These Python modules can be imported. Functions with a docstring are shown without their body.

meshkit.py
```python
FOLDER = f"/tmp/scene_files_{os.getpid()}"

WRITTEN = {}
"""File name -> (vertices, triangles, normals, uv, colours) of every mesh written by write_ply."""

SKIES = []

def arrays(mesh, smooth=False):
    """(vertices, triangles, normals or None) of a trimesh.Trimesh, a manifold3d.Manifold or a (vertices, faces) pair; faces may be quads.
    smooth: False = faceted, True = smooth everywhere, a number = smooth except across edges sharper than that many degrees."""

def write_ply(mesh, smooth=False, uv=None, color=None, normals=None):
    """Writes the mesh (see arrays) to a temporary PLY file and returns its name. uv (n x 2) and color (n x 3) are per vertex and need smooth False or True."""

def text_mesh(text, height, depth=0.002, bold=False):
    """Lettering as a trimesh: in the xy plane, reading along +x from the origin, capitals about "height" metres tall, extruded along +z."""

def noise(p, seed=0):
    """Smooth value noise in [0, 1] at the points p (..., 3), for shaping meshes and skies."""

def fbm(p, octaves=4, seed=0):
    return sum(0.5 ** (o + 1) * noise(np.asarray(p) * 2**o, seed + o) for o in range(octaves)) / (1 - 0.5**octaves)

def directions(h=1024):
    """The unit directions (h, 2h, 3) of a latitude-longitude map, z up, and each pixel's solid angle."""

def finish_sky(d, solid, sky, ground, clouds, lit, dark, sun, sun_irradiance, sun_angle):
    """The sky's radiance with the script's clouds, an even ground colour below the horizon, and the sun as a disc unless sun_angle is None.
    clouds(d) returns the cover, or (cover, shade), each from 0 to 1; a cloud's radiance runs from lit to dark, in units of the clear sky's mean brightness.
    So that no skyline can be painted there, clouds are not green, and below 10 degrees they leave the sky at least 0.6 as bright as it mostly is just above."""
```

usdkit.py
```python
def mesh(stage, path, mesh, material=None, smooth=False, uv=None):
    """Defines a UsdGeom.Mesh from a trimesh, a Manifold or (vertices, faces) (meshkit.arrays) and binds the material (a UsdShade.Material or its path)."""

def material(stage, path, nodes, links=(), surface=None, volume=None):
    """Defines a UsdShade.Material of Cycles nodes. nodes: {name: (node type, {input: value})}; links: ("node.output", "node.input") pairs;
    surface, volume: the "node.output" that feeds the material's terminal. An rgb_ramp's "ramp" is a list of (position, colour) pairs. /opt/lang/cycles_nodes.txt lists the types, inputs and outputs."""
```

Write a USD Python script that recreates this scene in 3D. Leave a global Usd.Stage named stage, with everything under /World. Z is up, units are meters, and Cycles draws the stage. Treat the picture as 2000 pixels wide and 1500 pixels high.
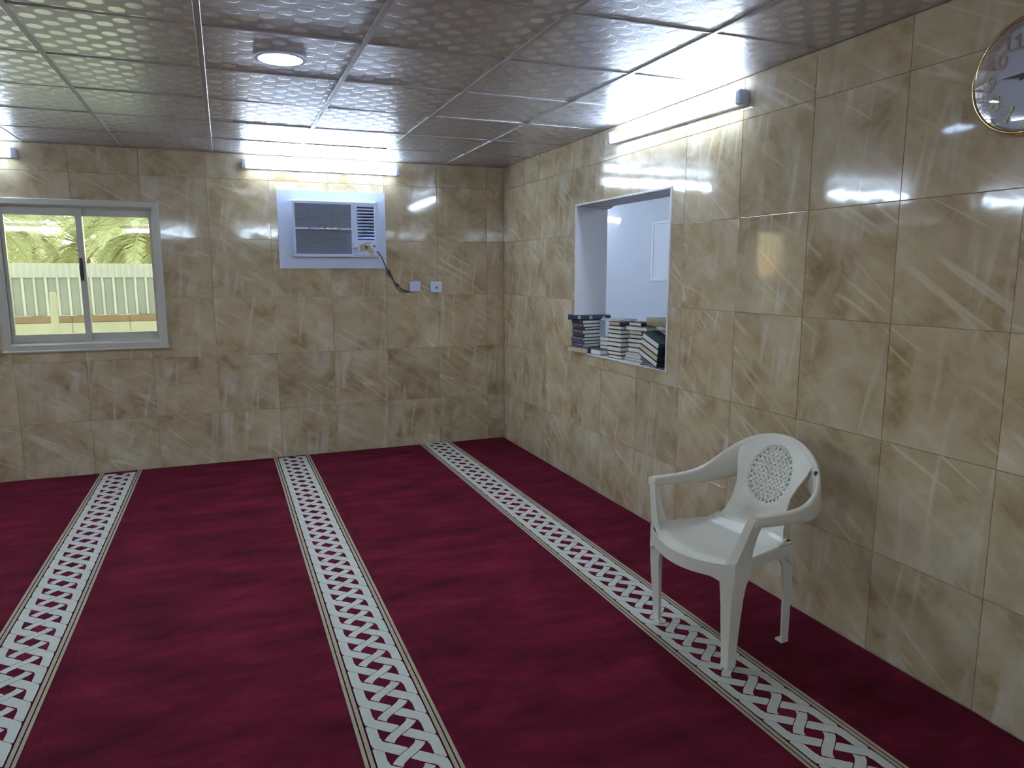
import math, random
import numpy as np, trimesh, usdkit, meshkit
from pxr import Usd, UsdGeom, UsdLux, UsdShade, Gf, Sdf
from shapely.geometry import box as sbox, LineString, Polygon
from shapely.ops import unary_union
from shapely import affinity
PI = math.pi
stage = Usd.Stage.CreateInMemory()
UsdGeom.SetStageUpAxis(stage, 'Z'); UsdGeom.SetStageMetersPerUnit(stage, 1.0)
UsdGeom.Xform.Define(stage, '/World')
LOOKS = '/World/Looks'
H = 2.380                      # ceiling height
XL, YR = -8.0, -9.75           # left wall and rear wall

# ------------------------------------------------------------------ camera, sky, sun, lamp strength, exposure
FOCAL_PX = 1406.81
CAM = np.array([-2.2932, -5.9970, 1.4950]); YAW, PITCH, ROLL = 0.3765, -0.1540, -0.0015
EXPOSURE = 1.68
LAMP = 24.0
LAMP_COLOR = (0.64, 0.81, 1.0)
SKY = 0.18
SUN = 12.5
cam = UsdGeom.Camera.Define(stage, '/World/camera')
_f = np.array([math.sin(YAW)*math.cos(PITCH), math.cos(YAW)*math.cos(PITCH), math.sin(PITCH)])
_r = np.array([math.cos(YAW), -math.sin(YAW), 0.0]); _u = np.cross(_r, _f)
_r, _u = math.cos(ROLL)*_r + math.sin(ROLL)*_u, -math.sin(ROLL)*_r + math.cos(ROLL)*_u
cam.AddTransformOp().Set(Gf.Matrix4d(*_r, 0, *_u, 0, *(-_f), 0, *CAM, 1))
cam.CreateHorizontalApertureAttr(36.0); cam.CreateFocalLengthAttr(FOCAL_PX/2000*36.0)
cam.CreateExposureAttr(EXPOSURE); cam.CreateClippingRangeAttr(Gf.Vec2f(0.05, 500))
usdkit.material(stage, LOOKS+'/sky', {'s': ('sky_texture', {'sky_type': 'multiple_scattering', 'sun_disc': False, 'sun_elevation': 0.95, 'sun_rotation': 2.6}),
    'b': ('background_shader', {'strength': SKY})}, [('s.color', 'b.color')], surface='b.background')
dome = UsdLux.DomeLight.Define(stage, '/World/sky')
UsdShade.MaterialBindingAPI.Apply(dome.GetPrim()).Bind(UsdShade.Material.Get(stage, LOOKS+'/sky'))
sun = UsdLux.DistantLight.Define(stage, '/World/sun')
sun.CreateIntensityAttr(SUN); sun.CreateAngleAttr(0.53); sun.CreateColorAttr(Gf.Vec3f(1.0, 0.95, 0.86))
sun.AddRotateXYZOp().Set(Gf.Vec3f(23, 0, 24))

# ------------------------------------------------------------------ helpers
used = {}
def numbered(path):
    if path not in used:
        used[path] = 0
        return path
    used[path] += 1
    return '%s_%03d' % (path, used[path])
def pth(p):
    return '/World' if p is None else str((p.GetPrim() if hasattr(p, 'GetPrim') else p).GetPath())
def obj(name, mesh, mat, parent=None, smooth=False, uv=None, label=None):
    m = usdkit.mesh(stage, numbered(pth(parent) + '/' + name), mesh, mat, smooth=smooth, uv=uv)
    if label: m.GetPrim().SetCustomDataByKey('label', label)
    return m.GetPrim()
def tag(o, label=None, cat=None, group=None, kind=None):
    p = o.GetPrim() if hasattr(o, 'GetPrim') else o
    for k, v in (('label', label), ('category', cat), ('group', group), ('kind', kind)):
        if v: p.SetCustomDataByKey(k, v)
    return p
def thing(name, label, cat, loc=(0, 0, 0), rot=None, group=None, kind=None):
    x = UsdGeom.Xform.Define(stage, numbered('/World/' + name))
    if rot is not None:      # 3x3 with columns = local axes
        R = np.asarray(rot, float)
        x.AddTransformOp().Set(Gf.Matrix4d(*R[:, 0], 0, *R[:, 1], 0, *R[:, 2], 0, *map(float, loc), 1))
    else:
        x.AddTranslateOp().Set(Gf.Vec3d(*map(float, loc)))
    return tag(x, label, cat, group, kind)
def xform(name, parent):
    return UsdGeom.Xform.Define(stage, numbered(pth(parent) + '/' + name)).GetPrim()
cat_ = trimesh.util.concatenate
def bx(x0, x1, y0, y1, z0, z1):
    m = trimesh.creation.box([abs(x1-x0), abs(y1-y0), abs(z1-z0)]); m.apply_translation([(x0+x1)/2, (y0+y1)/2, (z0+z1)/2]); return m
def rbx(x0, x1, y0, y1, z0, z1, r=0.004):
    """A box with chamfered edges."""
    x0, x1 = sorted((x0, x1)); y0, y1 = sorted((y0, y1)); z0, z1 = sorted((z0, z1))
    r = min(r, (x1-x0)*.45, (y1-y0)*.45, (z1-z0)*.45)
    pts = []
    for sx in (0, 1):
        for sy in (0, 1):
            for sz in (0, 1):
                c = np.array([(x0, x1)[sx], (y0, y1)[sy], (z0, z1)[sz]]); s = np.array([1-2*sx, 1-2*sy, 1-2*sz])*r
                for k in range(3):
                    q = c + s; q[k] = c[k]; pts.append(q)
    return trimesh.convex.convex_hull(np.array(pts))
def sheet(P, t, both=True):
    """A grid of points as a closed shell of thickness t."""
    P = np.asarray(P, float); n, m = P.shape[:2]
    du = np.gradient(P, axis=0); dv = np.gradient(P, axis=1)
    N = np.cross(du, dv); N /= np.linalg.norm(N, axis=-1, keepdims=True) + 1e-12
    A, B = P + N*t/2, P - N*t/2
    idx = np.arange(n*m).reshape(n, m); f = []
    q = np.stack([idx[:-1, :-1], idx[1:, :-1], idx[1:, 1:], idx[:-1, 1:]], -1).reshape(-1, 4)
    f = [q, q[:, ::-1] + n*m]
    rim = np.concatenate([idx[:, 0], idx[-1, 1:], idx[-2::-1, -1], idx[0, -2:0:-1]]); nx = np.roll(rim, -1)
    f.append(np.stack([rim, rim + n*m, nx + n*m, nx], -1))
    q = np.vstack(f); q = np.vstack([q[:, [0, 1, 2]], q[:, [0, 2, 3]]])
    m_ = trimesh.Trimesh(np.vstack([A.reshape(-1, 3), B.reshape(-1, 3)]), q, process=False)
    m_.fix_normals(); return m_
def loft(rings, cap=True):
    """Rings (k, n, 3) joined into a solid."""
    R = np.asarray(rings, float); k, n = R.shape[:2]; f = []
    for i in range(k-1):
        a = i*n + np.arange(n); b = i*n + (np.arange(n)+1) % n
        f += [np.stack([a, b, b+n, a+n], -1)]
    q = np.vstack(f); t = np.vstack([q[:, [0, 1, 2]], q[:, [0, 2, 3]]]); V = R.reshape(-1, 3)
    if cap:
        V = np.vstack([V, R[0].mean(0), R[-1].mean(0)]); c = k*n
        j = np.arange(n); j2 = (j+1) % n
        t = np.vstack([t, np.stack([np.full(n, c), j2, j], -1), np.stack([np.full(n, c+1), (k-1)*n+j, (k-1)*n+j2], -1)])
    m = trimesh.Trimesh(V, t, process=False); m.fix_normals(); return m
def tube(pts, r, sides=8):
    p = np.asarray(pts, float); t = np.gradient(p, axis=0); t /= np.linalg.norm(t, axis=1, keepdims=True)
    up = np.array([0.03, .21, 1.0]); rings = []
    for i in range(len(p)):
        a = np.cross(t[i], up); a /= np.linalg.norm(a) + 1e-9; b = np.cross(t[i], a)
        ang = np.arange(sides)*2*PI/sides; rr = r[i] if np.ndim(r) else r
        rings.append(p[i] + rr*(np.cos(ang)[:, None]*a + np.sin(ang)[:, None]*b))
    return loft(rings)
def spline(pts, n):
    from scipy.interpolate import CubicSpline
    p = np.asarray(pts, float); s = np.r_[0, np.cumsum(np.linalg.norm(np.diff(p[:, :3], axis=0), axis=1))]
    return CubicSpline(s, p)(np.linspace(0, s[-1], n))
def lathe(prof, n=48):
    """Profile of (radius, height) turned about +z."""
    a = np.arange(n)*2*PI/n
    return loft([[(r*math.cos(t), r*math.sin(t), h) for t in a] for r, h in prof], cap=False)
def extr(poly, d):
    gs = getattr(poly, 'geoms', [poly])
    return cat_([trimesh.creation.extrude_polygon(g, d, engine='earcut') for g in gs if g.area > 1e-9])
def frame_mesh(x0, x1, z0, z1, w, y0, y1, r=.003):
    """A rectangular frame in the xz plane, w wide, as four mitre-free bars."""
    return cat_([rbx(x0, x1, y0, y1, z1-w, z1, r), rbx(x0, x1, y0, y1, z0, z0+w, r), rbx(x0, x0+w, y0, y1, z0+w, z1-w, r), rbx(x1-w, x1, y0, y1, z0+w, z1-w, r)])

# ------------------------------------------------------------------ materials
def M(name, **kw):
    return usdkit.material(stage, LOOKS+'/'+name, {'p': ('principled_bsdf', kw)}, surface='p.BSDF')
def lumpy(name, color, rough, scale=40, strength=.1, var=.12, dist=.01, **kw):
    """A plain surface with faint colour variation and fine bump, in object space."""
    c = np.array(color)
    return usdkit.material(stage, LOOKS+'/'+name, {
        'g': ('geometry', {}), 'n': ('noise_texture', {'scale': scale, 'detail': 4.0}), 'n2': ('noise_texture', {'scale': scale*.12, 'detail': 3.0}),
        'r': ('rgb_ramp', {'ramp': [(0.25, tuple(c*(1-var))), (0.75, tuple(np.minimum(c*(1+var), 1)))]}),
        'b': ('bump', {'strength': strength, 'distance': dist}), 'p': ('principled_bsdf', {'roughness': rough, **kw})},
        [('g.position', 'n.vector'), ('g.position', 'n2.vector'), ('n2.fac', 'r.fac'), ('r.color', 'p.base_color'), ('n.fac', 'b.height'), ('b.normal', 'p.normal')], surface='p.BSDF')
def marble(name, tone=1.0):
    c = lambda r, g, b: (r*tone, g*tone, b*tone)
    N = {'t': ('texture_coordinate', {}), 'oi': ('object_info', {}),
         'w': ('white_noise_texture', {'dimensions': '1D'}), 'ws': ('vector_math', {'math_type': 'scale', 'scale': 43.0}), 'v': ('vector_math', {'math_type': 'add'}),
         # cloudy ground
         'n1': ('noise_texture', {'scale': 3.8, 'detail': 7.0, 'roughness': .66, 'distortion': .4}),
         'r1': ('rgb_ramp', {'ramp': [(.30, c(.34, .240, .122)), (.44, c(.49, .380, .230)), (.56, c(.57, .465, .308)), (.70, c(.66, .57, .425))]}),
         # short oblique flecks
         'ra': ('vector_rotate', {'rotate_type': 'z_axis', 'angle': .62}), 'sa': ('vector_math', {'math_type': 'multiply', 'vector2': (2.4, 10.0, 1.0)}),
         'n2': ('noise_texture', {'scale': 1.6, 'detail': 5.0, 'roughness': .62, 'distortion': .25}), 'r2': ('rgb_ramp', {'ramp': [(.50, (0, 0, 0)), (.72, (1, 1, 1))]}),
         'm2': ('mix', {'color2': c(.73, .645, .455)}), 'f2': ('math', {'math_type': 'multiply', 'value2': .42}),
         # thin oblique veins
         'rb': ('vector_rotate', {'rotate_type': 'z_axis', 'angle': .55}), 'sb': ('vector_math', {'math_type': 'multiply', 'vector2': (.55, 5.2, 1.0)}),
         'n3': ('noise_texture', {'scale': 1.3, 'detail': 1.0, 'roughness': .5, 'distortion': .08}), 'a3': ('math', {'math_type': 'subtract', 'value2': .5}), 'b3': ('math', {'math_type': 'absolute'}),
         'c3': ('map_range', {'from_min': .0, 'from_max': .022, 'to_min': 1.0, 'to_max': 0.0, 'clamp': True}),
         'k3': ('noise_texture', {'scale': 4.0, 'detail': 1.0}), 'kr3': ('map_range', {'from_min': .45, 'from_max': .62, 'to_min': 0.0, 'to_max': .62, 'clamp': True}), 'f3': ('math', {'math_type': 'multiply'}),
         'm3': ('mix', {'color2': c(.80, .74, .58)}),
         # broad upright milky bands
         'rc': ('vector_rotate', {'rotate_type': 'z_axis', 'angle': -1.45}), 'sc': ('vector_math', {'math_type': 'multiply', 'vector2': (.50, 4.6, 1.0)}),
         'n4': ('noise_texture', {'scale': 1.25, 'detail': 2.5, 'roughness': .5, 'distortion': .08}), 'a4': ('math', {'math_type': 'subtract', 'value2': .5}), 'b4': ('math', {'math_type': 'absolute'}),
         'c4': ('map_range', {'from_min': .004, 'from_max': .040, 'to_min': 1.0, 'to_max': 0.0, 'clamp': True}),
         'k4': ('noise_texture', {'scale': 5.0, 'detail': 3.0}), 'kr4': ('map_range', {'from_min': .42, 'from_max': .66, 'to_min': 0.0, 'to_max': .68, 'clamp': True}), 'f4': ('math', {'math_type': 'multiply'}),
         'm4': ('mix', {'color2': c(.74, .69, .57)}),
         'nb': ('noise_texture', {'scale': 11.0, 'detail': 1.5}), 'bp': ('bump', {'strength': .10, 'distance': .004}),
         'p': ('principled_bsdf', {'roughness': .065, 'specular_ior_level': .42})}
    L = [('oi.random', 'w.w'), ('w.color', 'ws.vector1'), ('t.UV', 'v.vector1'), ('ws.vector', 'v.vector2'),
         ('v.vector', 'n1.vector'), ('n1.fac', 'r1.fac'), ('v.vector', 'ra.vector'), ('ra.vector', 'sa.vector1'), ('sa.vector', 'n2.vector'), ('n2.fac', 'r2.fac'), ('r2.color', 'f2.value1'), ('f2.value', 'm2.fac'), ('r1.color', 'm2.color1'),
         ('v.vector', 'rb.vector'), ('rb.vector', 'sb.vector1'), ('sb.vector', 'n3.vector'), ('n3.fac', 'a3.value1'), ('a3.value', 'b3.value1'), ('b3.value', 'c3.value'), ('v.vector', 'k3.vector'), ('k3.fac', 'kr3.value'), ('c3.result', 'f3.value1'), ('kr3.result', 'f3.value2'), ('f3.value', 'm3.fac'), ('m2.color', 'm3.color1'),
         ('v.vector', 'rc.vector'), ('rc.vector', 'sc.vector1'), ('sc.vector', 'n4.vector'), ('n4.fac', 'a4.value1'), ('a4.value', 'b4.value1'), ('b4.value', 'c4.value'), ('v.vector', 'k4.vector'), ('k4.fac', 'kr4.value'), ('c4.result', 'f4.value1'), ('kr4.result', 'f4.value2'), ('f4.value', 'm4.fac'), ('m3.color', 'm4.color1'),
         ('m4.color', 'p.base_color'), ('v.vector', 'nb.vector'), ('nb.fac', 'bp.height'), ('bp.normal', 'p.normal')]
    return usdkit.material(stage, LOOKS+'/'+name, N, L, surface='p.BSDF')
MARBLE = [marble('marble_glaze', 1.0), marble('marble_glaze_pale', 1.07), marble('marble_glaze_dark', .93)]
GROUT = lumpy('grout', (.50, .43, .32), .8, 60, .2)
def brick_wall_mat(name, vec):
    """Walls behind the camera, seen only in reflections: the same tiles as a texture."""
    return usdkit.material(stage, LOOKS+'/'+name, {'g': ('geometry', {}), 's': ('separate_xyz', {}), 'c': ('combine_xyz', {}),
        'k': ('brick_texture', {'offset': 0.0, 'scale': 1.0, 'color1': (.46, .36, .23), 'color2': (.54, .44, .30), 'mortar': (.33, .28, .2), 'mortar_size': .003, 'brick_width': .4445, 'row_height': .4445}),
        'n': ('noise_texture', {'scale': 5.0, 'detail': 5.0}), 'r': ('rgb_ramp', {'ramp': [(.3, (.6, .6, .6)), (.7, (1.25, 1.25, 1.25))]}), 'm': ('mix', {'mix_type': 'multiply', 'fac': 1.0}),
        'p': ('principled_bsdf', {'roughness': .12})},
        [('g.position', 's.vector'), ('s.'+vec, 'c.x'), ('s.z', 'c.y'), ('c.vector', 'k.vector'), ('g.position', 'n.vector'), ('n.fac', 'r.fac'), ('k.color', 'm.color1'), ('r.color', 'm.color2'), ('m.color', 'p.base_color')], surface='p.BSDF')
def ceiling_mat():
    """Vinyl faced gypsum panels embossed with octagons set in a diagonal lattice."""
    P = .12
    N = {'g': ('geometry', {}), 's': ('separate_xyz', {})}
    L = [('g.position', 's.vector')]
    def mth(n, op, a, b=None, **kw):
        N[n] = ('math', {'math_type': op, **kw})
        for k, v in ((1, a), (2, b)):
            if isinstance(v, str): L.append((v, f'{n}.value{k}'))
            elif v is not None: N[n][1][f'value{k}'] = v
        return n + '.value'
    ad = mth('ad', 'add', 's.x', 's.y'); sb_ = mth('sb', 'subtract', 's.x', 's.y')
    p = mth('p1', 'divide', ad, P); q = mth('q1', 'divide', sb_, P)
    p = mth('p2', 'fraction', mth('p0', 'add', p, 200.5)); q = mth('q2', 'fraction', mth('q0', 'add', q, 200.5))
    p = mth('p4', 'absolute', mth('p3', 'subtract', p, .5)); q = mth('q4', 'absolute', mth('q3', 'subtract', q, .5))
    mx = mth('mx', 'maximum', p, q); sm = mth('sm', 'multiply', mth('s1', 'add', p, q), .72)
    d = mth('dd', 'maximum', mx, sm)
    N['mr'] = ('map_range', {'from_min': .36, 'from_max': .30, 'to_min': 0.0, 'to_max': 1.0, 'clamp': True}); L.append((d, 'mr.value'))
    # fine ribbing between the octagons
    N['wv'] = ('wave_texture', {'scale': 60.0, 'bands_direction': 'diagonal'}); L.append(('g.position', 'wv.vector'))
    iv = mth('iv', 'subtract', 1.0, 'mr.result'); rb = mth('rb', 'multiply', iv, mth('wf', 'multiply', 'wv.fac', .25))
    N['nz'] = ('noise_texture', {'scale': 2.2, 'detail': 2.0}); L.append(('g.position', 'nz.vector'))
    h = mth('h1', 'add', mth('h0', 'multiply', 'mr.result', .8), rb); h2 = mth('h2', 'add', h, mth('h3', 'multiply', 'nz.fac', 3.0))
    N['b'] = ('bump', {'strength': .42, 'distance': .0016}); L.append((h2, 'b.height'))
    N['rr'] = ('map_range', {'from_min': 0.0, 'from_max': 1.0, 'to_min': .42, 'to_max': .27}); L.append(('mr.result', 'rr.value'))
    N['n2'] = ('noise_texture', {'scale': 1.3, 'detail': 3.0}); L.append(('g.position', 'n2.vector'))
    N['cr'] = ('rgb_ramp', {'ramp': [(.3, (.75, .755, .83)), (.7, (.83, .835, .90))]}); L.append(('n2.fac', 'cr.fac'))
    N['cm'] = ('mix', {'mix_type': 'multiply', 'color2': (.76, .75, .77)}); L += [('cr.color', 'cm.color1'), ('iv.value', 'cm.fac')]
    N['pb'] = ('principled_bsdf', {'metallic': .80, 'specular_ior_level': .6}); L += [('cm.color', 'pb.base_color'), ('rr.result', 'pb.roughness'), ('b.normal', 'pb.normal')]
    return usdkit.material(stage, LOOKS+'/embossed_vinyl', N, L, surface='pb.BSDF')
CEIL = ceiling_mat()
TBAR = lumpy('ceiling_grid_white', (.46, .45, .46), .35, 30, .02, .04)
def carpet_mat():
    N = {'g': ('geometry', {}), 'mp': ('vector_math', {'math_type': 'multiply', 'vector2': (1.6, 3.6, 1.0)}), 'n1': ('noise_texture', {'scale': 1.5, 'detail': 9.0, 'roughness': .68, 'distortion': .15}),
         'r': ('rgb_ramp', {'ramp': [(.32, (.062, .003, .0095)), (.50, (.115, .006, .019)), (.68, (.190, .012, .036))]}),
         'n2': ('noise_texture', {'scale': 420.0, 'detail': 2.0}), 'n3': ('noise_texture', {'scale': 40.0, 'detail': 3.0}), 'ad': ('math', {'math_type': 'multiply_add', 'value2': 1.6}),
         'b': ('bump', {'strength': .5, 'distance': .003}),
         'p': ('principled_bsdf', {'roughness': .95, 'specular_ior_level': .12, 'sheen_weight': .06, 'sheen_roughness': .45, 'sheen_tint': (.55, .12, .22)})}
    L = [('g.position', 'mp.vector1'), ('mp.vector', 'n1.vector'), ('n1.fac', 'r.fac'), ('r.color', 'p.base_color'), ('g.position', 'n2.vector'), ('g.position', 'n3.vector'),
         ('n3.fac', 'ad.value1'), ('n2.fac', 'ad.value3'), ('ad.value', 'b.height'), ('b.normal', 'p.normal')]
    return usdkit.material(stage, LOOKS+'/crimson_pile', N, L, surface='p.BSDF')
PILE = carpet_mat()
WOVEN = lumpy('woven_white', (.58, .585, .52), .95, 300, .4, .06, .002, specular_ior_level=.1)
BEIGE = lumpy('woven_beige', (.44, .365, .265), .95, 300, .4, .08, .002, specular_ior_level=.1)
MAROON = lumpy('woven_dark', (.035, .006, .012), .95, 300, .3, .1, .002, specular_ior_level=.1)
PLASTIC = lumpy('chair_plastic', (.72, .69, .59), .30, 90, .015, .03, .002, specular_ior_level=.5)
WHITE = lumpy('white_plastic', (.72, .79, 1.0), .35, 60, .02, .03)
ALU = lumpy('white_aluminium', (.60, .58, .50), .33, 30, .02, .03)
PLASTER = lumpy('white_plaster', (.82, .82, .86), .45, 30, .10, .03, .004)
GLOSSWALL = lumpy('white_gloss_tile', (.70, .70, .75), .08, 4.5, .35, .02, .02)
DARK = M('dark_plastic', base_color=(.03, .032, .04), roughness=.4)
SLOT = M('louvre_shadow', base_color=(.03, .035, .05), roughness=.6)
GRILLE = M('grille_grey', base_color=(.40, .43, .52), roughness=.45)
FILTER = M('filter_grey', base_color=(.25, .27, .34), roughness=.8)
CORD = M('cord_rubber', base_color=(.035, .045, .065), roughness=.45)
YELLOW = M('yellow_sticker', base_color=(.50, .45, .28), roughness=.5)
FILM = usdkit.material(stage, LOOKS+'/clear_film', {'t': ('transparent_bsdf', {'color': (.95, .96, .98)}), 'g': ('glossy_bsdf', {'color': (1, 1, 1), 'roughness': .12}), 'm': ('mix_closure', {'fac': .35})}, [('t.BSDF', 'm.closure1'), ('g.BSDF', 'm.closure2')], surface='m.closure')
GOLD = M('gold_metal', base_color=(.80, .66, .36), metallic=1.0, roughness=.16)
GOLDN = M('gold_numeral', base_color=(.42, .36, .22), metallic=.8, roughness=.3)
DIAL = M('dial_white', base_color=(.62, .65, .74), roughness=.4)
CHROME = M('lamp_reflector', base_color=(.45, .50, .56), roughness=.35)
BATTEN = M('batten_body', base_color=(.55, .57, .68), roughness=.4)
def pane(name, tint, rough=.02, ior=1.5):
    return usdkit.material(stage, LOOKS+'/'+name, {'t': ('transparent_bsdf', {'color': tint}), 'g': ('glossy_bsdf', {'color': (1, 1, 1), 'roughness': rough}), 'f': ('fresnel', {'IOR': ior}), 'm': ('mix_closure', {})},
        [('f.fac', 'm.fac'), ('t.BSDF', 'm.closure1'), ('g.BSDF', 'm.closure2')], surface='m.closure')
GLASS = pane('yellow_tinted_glass', (.95, .835, .60))
CLOCKGLASS = pane('clock_glass', (.97, .97, .98), .03)
def glow(name, color, strength):
    return usdkit.material(stage, LOOKS+'/'+name, {'e': ('emission', {'color': color, 'strength': strength})}, surface='e.emission')
TUBE = glow('lamp_glow', LAMP_COLOR, LAMP)
SPOT = glow('downlight_glow', (.70, .84, 1.0), 52.0)

# ------------------------------------------------------------------ the setting
# floor slab, outdoor ground
tag(obj('floor', bx(XL-.2, 3.4, YR-.2, 0.235, -.12, 0.0), lumpy('screed', (.25, .24, .22), .8)), 'concrete floor slab under the crimson carpet', kind='structure')
TILE = .4445
Z_ROWS = [0.0, .4147, .8593, 1.3039, 1.7485, 2.1931, H]
def wall_tiles(wall, axis, u_edges, holes, seed):
    """Glazed tiles on a wall. axis 'back': face at y=0 towards -y, u = x; 'right': face at x=0 towards -x, u = -y. Each tile is a mesh of its own, 6 mm proud of the grout bed."""
    rng = random.Random(seed); g = .0008; T = .006
    for zi in range(len(Z_ROWS)-1):
        for ui in range(len(u_edges)-1):
            u0, u1, z0, z1 = u_edges[ui]+g, u_edges[ui+1]-g, Z_ROWS[zi]+g, Z_ROWS[zi+1]-g
            if u1-u0 < .01: continue
            p = sbox(u0, z0, u1, z1)
            cut = any(p.intersects(sbox(*h)) for h in holes)
            for h in holes: p = p.difference(sbox(*h))
            if p.area < 4e-4: continue
            tu, tz = rng.gauss(0, .0016), rng.gauss(0, .0013)
            uc, zc = (u0+u1)/2, (z0+z1)/2
            if cut:
                m = extr(p, T); V = np.array(m.vertices); V[:, 2] = T - V[:, 2]        # depth: 0 = front face
                F = np.array(m.faces)[:, ::-1]
            else:
                c = .0012
                V = np.array([[u0, z0, T], [u1, z0, T], [u1, z1, T], [u0, z1, T], [u0, z0, c*.8], [u1, z0, c*.8], [u1, z1, c*.8], [u0, z1, c*.8],
                              [u0+c, z0+c, 0], [u1-c, z0+c, 0], [u1-c, z1-c, 0], [u0+c, z1-c, 0]])
                F = []
                for a in (0, 4):
                    for i in range(4):
                        j = (i+1) % 4; F += [[a+i, a+j, a+4+j], [a+i, a+4+j, a+4+i]]
                F += [[8, 9, 10], [8, 10, 11]]; F = np.array(F)
            front = V[:, 2] < T*.5
            d = V[:, 2] + np.where(front, (V[:, 0]-uc)*tu + (V[:, 1]-zc)*tz, 0)
            W = np.stack([V[:, 0], d, V[:, 1]], 1) if axis == 'back' else np.stack([d, -V[:, 0], V[:, 1]], 1)
            obj('tile', (W, F), MARBLE[rng.choice([0, 0, 1, 2])], wall, uv=V[:, :2])
def wall_slab(name, axis, a0, a1, holes, t0, t1, mat, label):
    p = sbox(a0, 0, a1, H+.12)
    for h in holes: p = p.difference(sbox(*h))
    m = extr(p, t1-t0); V = np.array(m.vertices); D = V[:, 2] + t0
    W = np.stack([V[:, 0], D, V[:, 1]], 1) if axis == 'back' else np.stack([D, -V[:, 0], V[:, 1]], 1)
    mm = trimesh.Trimesh(W, m.faces, process=False); mm.fix_normals()
    return tag(obj(name, mm, mat), label, kind='structure')
WIN = (-3.735, .971, -2.736, 1.982)            # window hole x0 z0 x1 z1
ACH = (-1.83, 1.575, -1.09, 2.08)              # hole behind the air conditioner
NICHE = (1.412, .935, 2.572, 1.957)            # opening in the right wall: u = -y
wb = wall_slab('wall_back', 'back', XL-.2, .235, [WIN, ACH], .006, .20, GROUT, 'far wall of glossy beige marble tiles with the window and the air conditioner')
wr = wall_slab('wall_right', 'right', 0.0, -YR, [NICHE], .006, .235, GROUT, 'right wall of glossy beige marble tiles with the book opening and the clock')
ub = [0.0] + [-.155 - TILE*k for k in range(0, 18)]; ub = sorted(x for x in ub if x > XL) ; ub = [XL] + ub if ub[0] > XL else ub
ur = sorted([0.0] + [4.467 + TILE*k for k in range(-10, 12) if 0.005 < 4.467+TILE*k < -YR] + [-YR])
wall_tiles(wb, 'back', ub, [WIN, ACH], 5)
wall_tiles(wr, 'right', ur, [NICHE], 9)
LWIN = [-2.6, -6.5]                                # middles of the two windows in the left wall
def left_wall():
    p = sbox(YR-.2, 0, 0, H+.12)
    for c in LWIN: p = p.difference(sbox(c-.50, .971, c+.50, 1.982))
    m = extr(p, .2); V = np.array(m.vertices); mm = trimesh.Trimesh(np.stack([XL - V[:, 2], V[:, 0], V[:, 1]], 1), m.faces, process=False); mm.fix_normals(); return mm
tag(obj('wall_left', left_wall(), brick_wall_mat('left_wall_tiles', 'y')), 'left wall of beige tiles with two windows, outside the frame', kind='structure')
tag(obj('wall_front', bx(XL, 0.0, YR-.2, YR, 0, H+.12), brick_wall_mat('rear_wall_tiles', 'x')), 'wall of beige tiles behind the viewer', kind='structure')

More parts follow.
